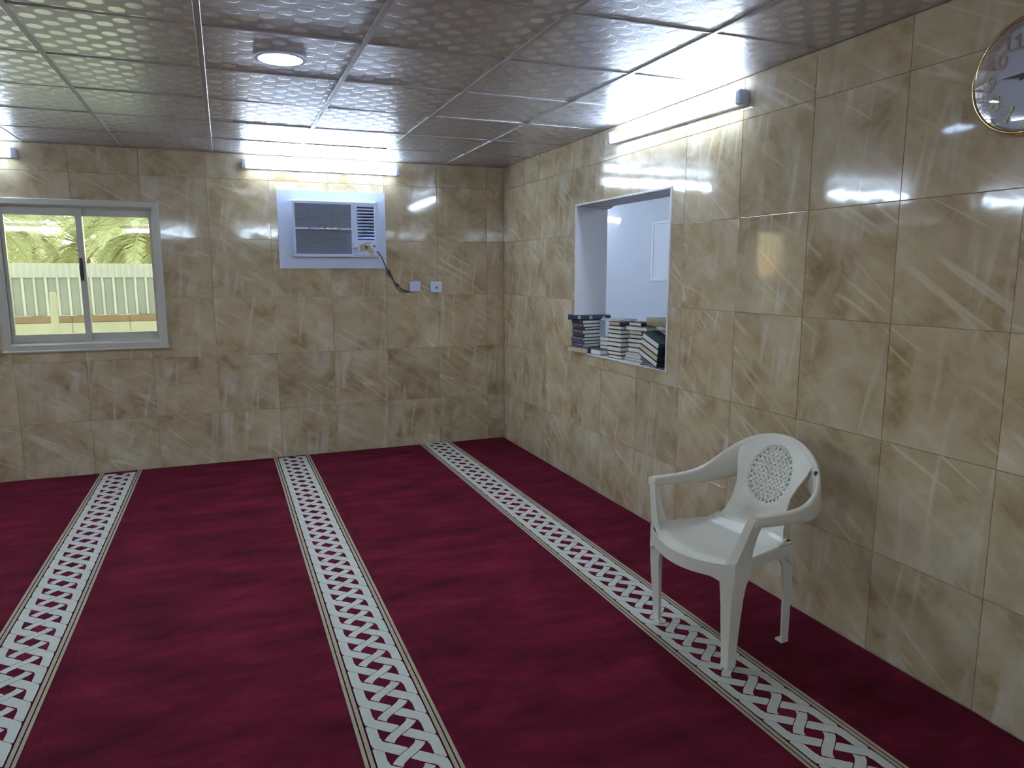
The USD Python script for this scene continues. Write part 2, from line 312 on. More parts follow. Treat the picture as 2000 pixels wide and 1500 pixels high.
# suspended ceiling: panels and T bars
ce = tag(obj('ceiling', bx(XL-.2, 3.4, YR-.2, .30, H+.12, H+.22), lumpy('plenum', (.3, .3, .3), .9)), 'suspended ceiling of embossed silver grey square panels in a pale grid', kind='structure')
GX, GY = -2.9279, -2.9979
gx = [XL] + [x for x in (GX + .6*k for k in range(-12, 12)) if XL+.02 < x < -.02] + [0.0]
gy = [YR] + [y for y in (GY + .6*k for k in range(-14, 12)) if YR+.02 < y < -.02] + [0.0]
rng = random.Random(3)
DL = [(-2.02, -2.668), (-5.03, -2.70), (-7.43, -2.70), (-5.03, -5.70), (-7.43, -5.70), (-2.03, -8.70), (-5.03, -8.70), (-7.43, -8.70)]
for i in range(len(gx)-1):
    for j in range(len(gy)-1):
        x0, x1, y0, y1 = gx[i]+.004, gx[i+1]-(.004 if i < len(gx)-2 else 0), gy[j]+.004, gy[j+1]-(.004 if j < len(gy)-2 else 0)
        ax, ay = rng.gauss(0, .004), rng.gauss(0, .004); xc, yc = (x0+x1)/2, (y0+y1)/2
        hole = [d for d in DL if x0 < d[0] < x1 and y0 < d[1] < y1]
        if hole:
            p = sbox(x0, y0, x1, y1)
            for d in hole: p = p.difference(LineString([d, (d[0]+1e-6, d[1])]).buffer(.092, quad_segs=12))
            m = extr(p, .012); m.apply_translation([0, 0, H+.002])
        else:
            m = bx(x0, x1, y0, y1, H+.002, H+.014)
        V = np.array(m.vertices); V[:, 2] += (V[:, 0]-xc)*ax + (V[:, 1]-yc)*ay + .002
        obj('ceiling_panel', (V, np.array(m.faces)), CEIL, ce)
BW = .012
for x in gx[1:-1]: obj('grid_bar', rbx(x-BW, x+BW, YR, 0, H-.001, H+.009, .002), TBAR, ce)
for y in gy[1:-1]:
    for i in range(len(gx)-1): obj('grid_bar', rbx(gx[i]+(BW if i else 0), gx[i+1]-(BW if i < len(gx)-2 else 0), y-BW*.62, y+BW*.62, H+.0005, H+.009, .002), TBAR, ce)

# window: casing, two sliding sashes, glass, latch
wx0, wx1, wz0, wz1 = -3.760, -2.711, .946, 2.007
def window_parts(wn):
    # flat outer trim with a bevelled inner slope
    rings = []
    for (d, y) in ((0, -.001), (0, -.018), (.006, -.024), (.040, -.024), (.052, -.012), (.052, .06)):
        rings.append([(wx0+d, y, wz0+d), (wx1-d, y, wz0+d), (wx1-d, y, wz1-d), (wx0+d, y, wz1-d)])
    obj('window_frame', loft(rings, cap=False), ALU, wn)
    obj('window_frame', frame_mesh(wx0+.05, wx1-.05, wz0+.05, wz1-.05, .012, .012, .10), ALU, wn)
    for nm, x0, x1, y in (('sash', wx0+.058, -3.212, .006), ('sash', -3.252, wx1-.058, .034)):
        rail_t = .044
        xi0, xi1, zi0, zi1 = (x0+.018 if y < .02 else x0+.040), (x1-.040 if y < .02 else x1-.016), wz0+.114, wz1-.112
        inner = sbox(xi0, zi0, xi1, zi1)
        r = .020                                       # the panes have rounded top right corners
        inner = inner.difference(sbox(xi1-r, zi1-r, xi1+.01, zi1+.01)).union(LineString([(xi1-r, zi1-r), (xi1-r+1e-6, zi1-r)]).buffer(r, quad_segs=6))
        ring = sbox(x0, wz0+.062, x1, wz1-.062).difference(inner)
        m = extr(ring, .026); V = np.array(m.vertices); W = np.stack([V[:, 0], y + .026 - V[:, 2], V[:, 1]], 1)
        mm = trimesh.Trimesh(W, m.faces, process=False); mm.fix_normals()
        s = obj(nm, mm, ALU, wn)
        obj('glass_pane', bx(xi0-.006, xi1+.006, y+.011, y+.015, zi0-.006, zi1+.006), GLASS, wn)
    obj('latch', cat_([rbx(-3.246, -3.228, -.006, .006, 1.44, 1.60, .003), rbx(-3.250, -3.232, -.016, -.004, 1.47, 1.545, .003)]), DARK, wn, label='dark latch on the meeting stile')
    obj('window_sill', rbx(wx0-.006, wx1+.006, -.030, 0, wz0-.012, wz0+.004, .004), ALU, wn)
window_parts(tag(xform('window_1', None), 'sliding window in white aluminium with yellow tinted glass', kind='structure'))
for i, c in enumerate(LWIN):
    w = UsdGeom.Xform.Define(stage, '/World/window_%d' % (i+2)); w.AddTransformOp().Set(Gf.Matrix4d(0, 1, 0, 0, -1, 0, 0, 0, 0, 0, 1, 0, XL, c-(wx0+wx1)/2, 0, 1))
    window_parts(tag(w, 'window like the one in view, in the left wall outside the frame, %s' % ('nearer the far wall' if i == 0 else 'beside the viewer'), kind='structure'))

# opening to the white room next door: plastered lining
tr = tag(xform('trim_1', None), 'white plastered lining of the book opening in the right wall', kind='structure')
n0, n1, nz0, nz1 = -1.412, -2.572, .935, 1.957
obj('jamb', rbx(-.008, .24, n0-.012, n0, nz0, nz1, .002), PLASTER, tr)
obj('jamb', rbx(-.008, .24, n1, n1+.012, nz0, nz1, .002), PLASTER, tr)
obj('soffit', rbx(-.002, .24, n1+.012, n0-.012, nz1-.012, nz1, .002), PLASTER, tr)
obj('sill', rbx(-.008, .24, n1+.012, n0-.012, nz0, nz0+.008, .002), PLASTER, tr)
lump = trimesh.creation.icosphere(3, 1.0); lv = np.array(lump.vertices); lv *= (1 + .5*(meshkit.noise(lv*2.3+5, 4)-.5))[:, None]; lv = lv*[.05, .045, .016] + [.205, n0-.05, nz1-.012]
obj('plaster_lump', (lv, np.array(lump.faces)), PLASTER, tr, smooth=True, label='rough lump of plaster under the soffit at the far corner')
# the room next door
AX, AY0, AY1 = 2.9, -6.0, 4.2
tag(obj('wall_adjoining', bx(AX, AX+.1, AY0, AY1, 0, 2.6), GLOSSWALL), 'glossy white wall of the next room seen through the opening', kind='structure')
tag(obj('wall_adjoining_end', bx(.235, AX, AY1, AY1+.1, 0, 2.6), GLOSSWALL), 'white end wall of the next room', kind='structure')
tag(obj('wall_adjoining_near', bx(.235, AX, AY0-.1, AY0, 0, 2.6), PLASTER), 'white near wall of the next room out of view', kind='structure')
tag(obj('wall_adjoining_side', bx(.135, .235, .20, AY1, 0, 2.6), PLASTER), 'white side wall of the next room beyond the corner', kind='structure')
tag(obj('ceiling_adjoining', bx(.235, AX, AY0, AY1, 2.6, 2.7), PLASTER), 'white ceiling of the next room', kind='structure')
tag(obj('floor_adjoining', bx(.235, AX, .235, AY1, -.12, 0.0), lumpy('pale_floor', (.5, .5, .5), .4)), 'pale floor of the next room', kind='structure')
tf = tag(xform('trim_2', None), 'faint white panel frame on the wall of the next room', kind='structure')
obj('panel_frame', cat_([rbx(AX-.02, AX, y0, y1, z0, z1, .004) for y0, y1, z0, z1 in ((2.13, 2.17, 1.38, 2.14), (1.2, 2.13, 1.38, 1.42), (1.2, 2.13, 2.10, 2.14), (1.2, 1.24, 1.42, 2.10))]), PLASTER, tf)
obj('panel', bx(AX-.008, AX, 1.24, 2.13, 1.42, 2.10), PLASTER, tf)

# ------------------------------------------------------------------ carpet
NX = [-.648, -1.862, -3.095, -4.315, -5.54, -6.765]            # band centre lines at the far wall
SL = [-.0115, -.0055, .004, .002, .0, .0]                        # how far each drifts per metre towards the far wall (negative y)
def band_x(i, y): return NX[i] - SL[i]*y*-1.0
carpet = thing('carpet', 'deep crimson plush prayer carpet with interlaced white bands covering the floor', 'carpet')
CT = .012                                                        # pile height
def pile():
    """One roll between each pair of seams; the seams run a hand's breadth right of each band."""
    seam = [lambda y: 0.0] + [(lambda y, i=i: band_x(i, y) + .185) for i in range(6)] + [lambda y: XL]
    for i in range(len(seam)-1):
        ys = np.linspace(0, YR, 140)
        a = np.array([seam[i](y) for y in ys]); b = np.array([seam[i+1](y) for y in ys])
        if i == 0: a = a - .004 - .010*np.maximum(0, meshkit.noise(np.stack([ys*1.7, ys*0, ys*0], 1), 2)-.35) - .022*np.exp(-((ys+4.44)/.035)**2)
        w = np.linspace(0, 1, 15); w = np.r_[0, .004, .012, w[1:-1], .988, .996, 1]
        X = a[:, None]*(1-w) + b[:, None]*w; Y = np.repeat(ys[:, None], len(w), 1)
        edge = np.minimum(w, 1-w)*1.2
        Z = CT*(1 - .32*np.exp(-(edge/.005)**2)) + .0015*(meshkit.noise(np.stack([X*5, Y*5, X*0], -1), 7)-.5)
        if i == 0: Z[:, 0] += .014*np.exp(-((ys+4.44)/.05)**2); Z[:, 1] += .012*np.exp(-((ys+4.44)/.05)**2)
        Y[0] -= .004 + .008*meshkit.noise(np.stack([X[0]*3, X[0]*0, X[0]*0], -1), 5)
        Z = np.where(X > XL, Z, Z)
        top = np.stack([X, Y, Z], -1); n, m = X.shape
        idx = np.arange(n*m).reshape(n, m)
        q = np.stack([idx[:-1, :-1], idx[1:, :-1], idx[1:, 1:], idx[:-1, 1:]], -1).reshape(-1, 4)
        rim = np.concatenate([idx[:, 0], idx[-1, 1:], idx[-2::-1, -1], idx[0, -2:0:-1]]); nx_ = np.roll(rim, -1)
        V = top.reshape(-1, 3); low = V.copy(); low[:, 2] = .0005
        q2 = np.stack([rim, rim+n*m, nx_+n*m, nx_], -1)
        q = np.vstack([q, q2]); t = np.vstack([q[:, [0, 1, 2]], q[:, [0, 2, 3]]])
        mm = trimesh.Trimesh(np.vstack([V, low]), t, process=False); mm.fix_normals()
        obj('carpet_roll', mm, PILE, carpet, smooth=40)
pile()
PER = .1205
def lattice():
    """One period of the braid: long strands run down the left rail, cross to the right rail and run down it; short S shaped strands lie over them."""
    R, Wh, S, wa, wb_, g = .0805, .0955, 1.36*PER, .040, .0315, .0030
    ks = range(-4, 6)
    def diag(k):
        y = k*PER
        return LineString([(-R, y+.018), (-R, y), (-R+.007, y-.010), (R-.007, y-S+.010), (R, y-S), (R, y-S-.018)]).buffer(wa/2, cap_style=2, join_style=2, mitre_limit=2.5).intersection(sbox(-Wh, -9, Wh, 9))
    D = {k: diag(k) for k in ks}
    def short(k):
        c = k*PER - S/2; pts = [(.0445, c+.66*PER), (.0445, c+.50*PER), (.041, c+.35*PER), (.028, c+.20*PER), (0, c), (-.028, c-.20*PER), (-.041, c-.35*PER), (-.0445, c-.50*PER), (-.0445, c-.66*PER)]
        xs = spline(np.array(pts), 25); return LineString(xs).buffer(wb_/2, cap_style=2)
    B = {k: short(k) for k in ks}
    out = []
    for k in ks:
        y = k*PER
        p = D[k].difference(B[k].buffer(g))                                 # the short strand lies over its own long one
        rails = [sbox(-Wh, y, -R+.0155, y+PER), sbox(R-.0155, y-S-PER, Wh, y-S)]
        for r_, nb in zip(rails, (k+1, k-1)):
            if nb in D: r_ = r_.difference(D[nb].buffer(g*.7, join_style=2))
            p = p.union(r_.difference(unary_union([b for b in B.values()]).buffer(0)) if False else r_)
        p = p.buffer(.004).buffer(-.008).buffer(.004).intersection(sbox(-Wh, -9, Wh, 9)) if k > -4 and k < 5 else p
        out.append(p)
        b = B[k]
        for q in ks:
            if q != k: b = b.difference(D[q].buffer(g*1.5, join_style=2))
        b = b.intersection(sbox(-.060, -9, .060, 9)); out.append(b)
    res = unary_union(out)
    for k in ks:                                                            # dark joint lines along each long strand's edge at the rails
        for sgn, nb in ((1, k+1), (-1, k-1)):
            edge = D[k].boundary.buffer(g*.5)
            zone = sbox(-Wh, k*PER-.02, -.045, k*PER+.06) if sgn > 0 else sbox(.045, k*PER-S-.06, Wh, k*PER-S+.02)
            cutter = edge.intersection(zone).intersection(sbox(-Wh+.0005, -9, Wh-.0005, 9))
            rail_own = sbox(-Wh, k*PER, -R+.0155, k*PER+.03) if sgn > 0 else sbox(R-.0155, k*PER-S-.03, Wh, k*PER-S)
            res = res.difference(cutter.difference(rail_own.buffer(.001)).difference(sbox(-Wh-.001, -9, -Wh+.0012, 9)).difference(sbox(Wh-.0012, -9, Wh+.001, 9)))
    return res.buffer(-.0016).buffer(.0026).buffer(-.0010).intersection(sbox(-Wh, -9, Wh, 9)).intersection(sbox(-Wh, 0, Wh, PER))
CELL = lattice()
def band(i):
    cell = trimesh.util.concatenate([trimesh.creation.extrude_polygon(g, .0015, engine='earcut') for g in getattr(CELL, 'geoms', [CELL]) if g.geom_type == 'Polygon' and g.area > 1e-7])
    V0, F0 = np.array(cell.vertices), np.array(cell.faces); n = int((-YR-.02)/PER); Vs, Fs = [], []
    wob = lambda y: .0035*(meshkit.noise(np.stack([y*1.1+i*7, y*0, y*0], -1), 3)-.5)
    for k in range(n):
        V = V0.copy(); V[:, 1] -= (k+1)*PER + .010 + .03*(i % 3); V[:, 2] += CT + .0006
        V[:, 0] = V[:, 0]*1.10 + band_x(i, V[:, 1]) + wob(V[:, 1])
        keep = V[:, 1].min() > YR+.01
        if keep: Vs.append(V); Fs.append(F0 + len(V0)*(len(Vs)-1))
    obj('interlaced_band', (np.vstack(Vs), np.vstack(Fs)), WOVEN, carpet, label='white interlaced braid woven into the carpet')
    ys = np.linspace(-.012, YR+.01, 90)
    def strip(o0, o1, mat, dz, name, lab=None):
        c = band_x(i, ys) + wob(ys); h = CT + dz
        P = np.stack([np.stack([c+o0, ys, np.full_like(ys, h)], -1), np.stack([c+o1, ys, np.full_like(ys, h)], -1)], 1)
        obj(name, sheet(P, .001), mat, carpet, label=lab)
    strip(-.1415, .1415, MAROON, .0002, 'band_ground', 'dark maroon ground of the band')
    for sg in (-1, 1):
        strip(sg*.1405, sg*.1290, BEIGE, .0012, 'border_line', 'thin beige line beside the braid'); strip(sg*.1240, sg*.1110, BEIGE, .0012, 'border_line', 'thin beige line beside the braid')
    strip(-.1055, .1055, PILE, .0007, 'band_field')
for i in range(6): band(i)

# ------------------------------------------------------------------ lamps
def batten(label, c, along, out, length, group='batten lamps along the walls', tilt=0.0):
    """A wall batten: along = unit vector of its length, out = away from the wall, c = centre at the wall."""
    a = np.array(along, float); a = a + np.array([0, 0, tilt]); a /= np.linalg.norm(a); o = np.array(out, float); u = np.cross(a, o)
    if u[2] < 0: u = -u
    t = thing('batten_lamp', label, 'lamp', c, np.stack([a, o, u], 1) if np.linalg.det(np.stack([a, o, u], 1)) > 0 else np.stack([-a, o, u], 1), group)
    L = length/2
    obj('lamp_body', rbx(-L+.01, L-.01, 0.0, .040, -.033, .033, .004), BATTEN, t)
    obj('diffuser', rbx(-L+.034, L-.034, .0405, .056, -.0325, .0325, .007), TUBE, t, label='glowing white diffuser')
    for s in (-1, 1): obj('end_cap', rbx(s*L, s*(L-.034), 0.0, .058, -.034, .034, .006), BATTEN, t)
    return t
batten('glowing white batten lamp on the far wall above the air conditioner', (-1.521, 0, 2.305), (1, 0, 0), (0, -1, 0), 1.205)
batten('glowing batten lamp end at the left edge above the window', (-4.160, 0, 2.300), (1, 0, 0), (0, -1, 0), 1.205)
batten('batten lamp on the far wall left of the frame, mirrored at right', (-6.55, 0, 2.30), (1, 0, 0), (0, -1, 0), 1.205)
batten('glowing white batten lamp on the right wall above the book opening', (0, -2.555, 2.296), (0, -1, 0), (-1, 0, 0), 1.235, tilt=-.014)
for x, w in ((-5.62, 'leftmost'), (-3.42, 'second from left'), (-1.38, 'rightmost')):
    batten('batten lamp on the rear wall, the %s of those mirrored in far tiles' % w, (x, YR, 2.29), (1, 0, 0), (0, 1, 0), 1.205)
for y in (-2.6, -6.6):
    batten('batten lamp on the left wall outside the frame, %s' % ('nearer the window' if y > -4 else 'behind the viewer'), (XL, y, 2.29), (0, 1, 0), (1, 0, 0), 1.205)
# next room
batten('batten lamp on the end wall of the next room, mirrored in its white wall', (2.56, AY1, 2.30), (1, 0, 0), (0, -1, 0), .62)
batten('batten lamp on the near wall of the next room, out of view', (1.5, AY0, 2.3), (1, 0, 0), (0, 1, 0), 1.205)
batten('batten lamp in the next room, high on the back of the right wall', (.235, -.55, 2.28), (0, 1, 0), (1, 0, 0), 1.205)
batten('batten lamp in the next room on its side wall beyond the corner', (.235, 2.6, 2.3), (0, 1, 0), (1, 0, 0), 1.205)
# recessed downlights: one in view, the others further along the same grid (they glint in the clock glass)
def downlight(x, y, label):
    dl = thing('recessed_downlight', label, 'ceiling light', (x, y, H), group='recessed downlights in the ceiling grid')
    obj('trim_ring', lathe([(.089, .030), (.088, .002), (.090, -.003), (.104, -.003), (.107, .001), (.107, .0035)]), WHITE, dl, smooth=40)
    obj('reflector', lathe([(.030, .085), (.084, .080), (.087, .045), (.088, .002)]), CHROME, dl, smooth=True)
    obj('lamp', lathe([(.0005, .050), (.060, .048), (.080, .042), (.081, .060), (.0005, .062)]), SPOT, dl, label='glowing lamp inside the recess')
downlight(DL[0][0], DL[0][1], 'round recessed downlight glowing in the ceiling near the middle of the view')
for (x, y), w in zip(DL[1:], ('next along to the left of the frame', 'at the far left end, nearest the window wall', 'in the middle of the room left of the viewer', 'at the far left beside the viewer', 'in the rear right of the room', 'in the rear middle of the room', 'in the rear left corner')):
    downlight(x, y, 'recessed downlight outside the frame, ' + w)

# ------------------------------------------------------------------ air conditioner
ac = thing('air_conditioner', 'white window air conditioner set in a broad panel on the far wall', 'air conditioner', (0, 0, 0))
ax0, ax1, az0, az1 = -1.880, -1.040, 1.526, 2.130
bx0, bx1, bz0, bz1 = -1.775, -1.112, 1.618, 2.044
pan = sbox(ax0, az0, ax1, az1).difference(sbox(bx0+.01, bz0+.01, bx1-.01, bz1-.01))
def xz_plate(poly, y0, y1):
    m = extr(poly, y1-y0); V = np.array(m.vertices); mm = trimesh.Trimesh(np.stack([V[:, 0], y0+V[:, 2], V[:, 1]], 1), m.faces, process=False); mm.fix_normals(); return mm
obj('surround_panel', xz_plate(pan, -.016, 0), WHITE, ac)
YF = -.075                                                         # front of the unit
gx0, gx1, gz0, gz1 = -1.756, -1.326, 1.640, 2.026                 # intake grille
lx0, lx1, lz0, lz1 = -1.278, -1.138, 1.752, 2.012                 # outlet louvres
face = sbox(bx0, bz0, bx1, bz1).difference(sbox(gx0, gz0, gx1, gz1)).difference(sbox(lx0, lz0, lx1, lz1))
body = [xz_plate(face, YF, YF+.012)]
ro = lambda d, y: [(bx0+d, y, bz0+d), (bx1-d, y, bz0+d), (bx1-d, y, bz1-d), (bx0+d, y, bz1-d)]
shell = loft([ro(0, .12), ro(0, YF+.006), ro(.006, YF)], cap=False)
obj('body', cat_(body + [shell]), WHITE, ac)
obj('filter', bx(gx0-.004, gx1+.004, YF+.020, YF+.026, gz0-.004, gz1+.004), FILTER, ac, label='grey filter behind the intake slats')
n = 44
obj('intake_slat', cat_([bx(gx0, gx1, YF+.003, YF+.013, z-.0022, z+.0022) for z in np.linspace(gz0+.006, gz1-.006, n) if abs(z-1.834) > .008] + [bx(x-.001, x+.001, YF+.013, YF+.018, gz0, gz1) for x in np.linspace(gx0+.03, gx1-.03, 9)]), GRILLE, ac).SetCustomDataByKey('kind', 'stuff')
obj('grille_bar', rbx(gx0-.002, gx1+.002, YF-.005, YF+.014, 1.827, 1.841, .003), WHITE, ac)
obj('outlet_recess', bx(lx0-.003, lx1+.003, YF+.040, YF+.044, lz0-.003, lz1+.003), SLOT, ac, label='dark recess behind the outlet louvres')
for z in np.linspace(lz0+.018, lz1-.020, 10):
    s = rbx(lx0-.001, lx1+.001, -.012, .012, -.0050, .0050, .002); s.apply_transform(trimesh.transformations.rotation_matrix(-.25, [1, 0, 0])); s.apply_translation([0, YF+.016, z]); obj('louvre', s, WHITE, ac)
obj('control_panel', rbx(-1.312, -1.122, YF-.004, YF+.002, 1.630, 1.742, .003), WHITE, ac)
k = lathe([(.0005, -.016), (.013, -.016), (.015, -.012), (.015, 0)], 20); k.apply_transform(trimesh.transformations.rotation_matrix(-PI/2, [1, 0, 0])); k.invert()
for x in (-1.150,):
    q = rbx(x-.012, x+.012, YF-.009, YF-.003, 1.702, 1.710, .002); q.apply_transform(trimesh.transformations.rotation_matrix(.5, [0, 1, 0], [x, YF, 1.706])); obj('switch', q, SLOT, ac, label='small dark slanted switch')
obj('name_plate', rbx(-1.225, -1.178, YF-.0055, YF-.003, 1.7255, 1.7325, .001), GRILLE, ac, label='small grey maker plate under the louvres')
for pts in ([(-1.268, 1.712), (-1.225, 1.722), (-1.205, 1.700), (-1.218, 1.668), (-1.262, 1.662)], [(-1.222, 1.700), (-1.190, 1.716), (-1.150, 1.652), (-1.168, 1.630), (-1.212, 1.672)]):
    obj('energy_label', xz_plate(Polygon(pts), YF-.0058, YF-.0042), YELLOW, ac, label='torn yellowish sticker on the controls')
# clear shipping film still on the front
def film(pts, amp, seed):
    P = []
    for (x, z, w) in pts:
        P.append([(x, YF-.008-amp*float(meshkit.noise(np.array([x*40, z*40, s*3.0+seed]), seed)), z + (s-.5)*w) for s in np.linspace(0, 1, 5)])
    return sheet(np.array(P), .0006)
obj('plastic_film', film([(x, 1.833+.004*math.sin(x*40), .016) for x in np.linspace(-1.66, -1.41, 40)], .010, 3), FILM, ac, smooth=True, label='crinkled clear film along the grille bar')
obj('plastic_film', film([(-1.770+.003*math.sin(i*.9), 1.690-.0045*i+.02, .03) for i in range(18)], .012, 5), FILM, ac, smooth=True, label='crinkled clear film at the lower left corner')
obj('plastic_film', film([(x, 1.672+.3*(x+1.31), .035) for x in np.linspace(-1.318, -1.278, 12)], .012, 9), FILM, ac, smooth=True, label='crinkled clear film beside the controls')
cord = spline([(-1.128, YF-.004, 1.662), (-1.100, YF-.012, 1.628), (-1.070, -.060, 1.575), (-1.040, -.030, 1.520), (-1.000, -.022, 1.450), (-.955, -.018, 1.392), (-.905, -.014, 1.352), (-.860, -.012, 1.336), (-.825, -.014, 1.336), (-.800, -.018, 1.345)], 60)
obj('power_cord', tube(cord, .0042), CORD, ac, smooth=True, label='dark power cord hanging to the left wall box')
obj('power_cord', tube(spline([(-1.035, -.026, 1.512), (-.985, -.024, 1.425), (-.948, -.020, 1.352), (-.915, -.014, 1.334), (-.870, -.012, 1.333)], 30), .0028), CORD, ac, smooth=True, label='second thin strand of the cord')
for p, r in (((-1.022, -.026, 1.490), (.010, .010, .026)), ((-.953, -.018, 1.390), (.014, .012, .013))):
    s = trimesh.creation.icosphere(2, 1.0); s.apply_scale(r); s.apply_translation(p); obj('cord_tie', s, CORD, ac, smooth=True, label='dark tie bunching the cord')

# ------------------------------------------------------------------ wall boxes
def wall_box(label, x0, x1, z0, z1, d, rocker, mat=WHITE):
    t = thing('wall_switch', label, 'switch', ((x0+x1)/2, 0, (z0+z1)/2)); w, h = (x1-x0)/2, (z1-z0)/2
    obj('back_box', rbx(-w+.004, w-.004, -d*.75, 0, -h+.004, h-.004, .003), WHITE, t)
    obj('face_plate', rbx(-w, w, -d, -d*.72, -h, h, .006), mat, t)
    rocker(t, -d)
    return t
def plain(t, y):
    obj('cover_half', rbx(-.037, .037, y-.004, y+.001, -.001, .034, .003), WHITE, t); obj('cover_half', rbx(-.037, .037, y-.003, y+.001, -.034, -.004, .003), WHITE, t)
def redsw(t, y):
    obj('rocker', rbx(-.014, .014, y-.005, y+.001, -.022, .020, .003), WHITE, t)
    obj('indicator', rbx(-.007, .007, y-.007, y-.004, -.012, .006, .002), M('indicator_red', base_color=(.23, .07, .08), roughness=.4), t, label='small dull red indicator')
wall_box('plain white wall box where the air conditioner cord ends', -.850, -.760, 1.334, 1.419, .030, plain)
wall_box('white wall switch with a small red indicator, right of the cord', -.672, -.577, 1.326, 1.416, .042, redsw)

# ------------------------------------------------------------------ clock
R_ = np.array([[0, 0, -1], [-1, 0, 0], [0, 1, 0]], float)          # local x = viewer's right (-y), y = up, z = out of the wall (-x)
ck = thing('wall_clock', 'round wall clock with gold rim and raised gold numerals at the right edge', 'clock', (0, -4.4577, 2.078), R_)
CR = .1745
obj('case', lathe([(CR-.010, 0.0), (CR-.004, .004), (CR-.006, .020), (CR-.016, .026)]), DARK, ck, smooth=40)
obj('rim', lathe([(CR-.003, .012), (CR+.0005, .020), (CR, .028), (CR-.004, .034), (CR-.010, .035), (CR-.015, .030), (CR-.016, .018)], 96), GOLD, ck, smooth=True)
obj('dial', lathe([(.0003, .012), (CR-.012, .012), (CR-.012, .006)], 96), DIAL, ck, smooth=30)
for h in range(1, 13):
    a = PI/2 - h*PI/6 + .02
    t = meshkit.text_mesh(str(h), .044 if h != 10 else .040, .0035, bold=True)
    c = t.bounds.mean(0); t.apply_translation([-c[0], -c[1], 0]); s = .86 if h > 9 else 1.0; t.apply_scale([s, 1, 1])
    t.apply_translation([math.cos(a)*.122, math.sin(a)*.122, .0125]); obj('numeral', t, GOLDN, ck)
def hand(ang, L, w, z):
    p = Polygon([(-.03, -w*.6), (.02, -w), (L*.62, -w*.55), (L, 0), (L*.62, w*.55), (.02, w), (-.03, w*.6)]); p = affinity.rotate(p, math.degrees(ang), origin=(0, 0)); m = extr(p, .0015); m.apply_translation([0, 0, z]); return m
obj('hour_hand', hand(PI*.985, .088, .0068, .019), DARK, ck); obj('minute_hand', hand(PI*.12, .115, .0048, .0215), DARK, ck)
obj('hub', lathe([(.0002, .026), (.008, .025), (.009, .0125)], 20), DARK, ck, smooth=40)
obj('cover_glass', lathe([(.0003, .0392), (.05, .0387), (.10, .0372), (.135, .0352), (CR-.013, .0325)], 64), CLOCKGLASS, ck, smooth=True)

# ------------------------------------------------------------------ books in the opening
PAGE = [lumpy('page_edge_cream', (.84, .82, .72), .85, 260, .3, .06, .001), lumpy('page_edge_white', (.88, .88, .85), .85, 260, .3, .05, .001), lumpy('page_edge_tan', (.72, .61, .43), .85, 260, .3, .06, .001)]
COVER = {k: lumpy('book_' + k, c, .5, 200, .08, .1, .001) for k, c in dict(black=(.022, .022, .03), navy=(.03, .045, .10), green=(.03, .05, .045), brown=(.07, .045, .04), grey=(.13, .13, .14), blue=(.07, .11, .28), tan=(.34, .30, .20), slate=(.10, .115, .135), lilac=(.33, .32, .38), white=(.55, .56, .58), beige=(.30, .24, .16)).items()}
def book(label, c, lx, ly, t, cover, spine, page=0, yaw=0.0, tilt=0.0, roll=0.0, soft=False, extra=None, group=None):
    """c = middle of the underside; lx depth into the wall, ly along the wall, t thickness; spine in -x +x -y +y; tilt leans it about x."""
    cy, sy = math.cos(yaw), math.sin(yaw); ct, st = math.cos(tilt), math.sin(tilt)
    R = np.array([[cy, -sy, 0], [sy, cy, 0], [0, 0, 1]]) @ np.array([[1, 0, 0], [0, ct, -st], [0, st, ct]])
    b = thing('book', label, 'book', c, R, group)
    x, y = lx/2, ly/2; ct_ = .0014 if soft else .0030; ov = .0015 if soft else .004
    ax = 0 if spine[1] == 'x' else 1; sg = -1 if spine[0] == '-' else 1
    cov = [rbx(-x, x, -y, y, 0, ct_, .0008), rbx(-x, x, -y, y, t-ct_, t, .0008)]
    # rounded spine
    n_ = 7; prof = []
    for i in range(n_):
        a = -PI/2 + PI*i/(n_-1); bul = .0 if soft else .004*math.cos(a)
        prof.append((bul + .0001, t/2 + math.sin(a)*(t/2)))
    outer = [(sg*((x, y)[ax]) + sg*(p-.0), z) for p, z in prof]; inner = [(sg*((x, y)[ax]) - sg*.004, z) for p, z in prof[::-1]]
    ring = outer + inner; hl = (y, x)[ax]
    if ax == 0: rings = [[(u, v, z) for u, z in ring] for v in (-hl, hl)]
    else: rings = [[(v, u, z) for u, z in ring] for v in (-hl, hl)]
    cov.append(loft(rings))
    obj('cover', cat_(cov), COVER[cover], b)
    e = [-x+ov, x-ov, -y+ov, y-ov]; e[{'-x': 0, '+x': 1, '-y': 2, '+y': 3}[spine]] += (-1 if spine[0] == '-' else 1)*(ov-.004)
    obj('page_block', rbx(*e, ct_, t-ct_, .001), PAGE[page], b)
    if extra: extra(b, x, y, t)
    return b
S0 = nz0 + .0082                                                    # top of the sill
REDDISH = M('spine_red', base_color=(.30, .08, .09), roughness=.5)
def red_patch(b, x, y, t): obj('spine_patch', rbx(-x-.0048, -x-.0036, -.022, .026, t*.25, t*.75, .0004), REDDISH, b, label='dull red patch on the spine')
def pale_stripe(b, x, y, t): obj('spine_stripe', rbx(-x-.0046, -x-.0030, -y+.004, y-.004, t*.62, t*.76, .0004), COVER['lilac'], b, label='pale stripe along the spine')
def pile_of(spec, x, y, z, where, names):
    """A stack from the bottom up; returns its top."""
    n = len(spec)
    for i, (lx, ly, t, cover, spine, page, yaw, dx, dy, look) in enumerate(spec):
        place = ('at the bottom of' if i == 0 else 'on top of' if i == n-1 else names[i] + ' from bottom in')
        book('%s %s %s' % (look, place, where), (x+dx, y+dy, z), lx, ly, t, cover, spine, page, yaw, group='books on the sill of the wall opening', extra=red_patch if 'reddish' in look else pale_stripe if 'stripe' in look else None); z += t + .0004
    return z
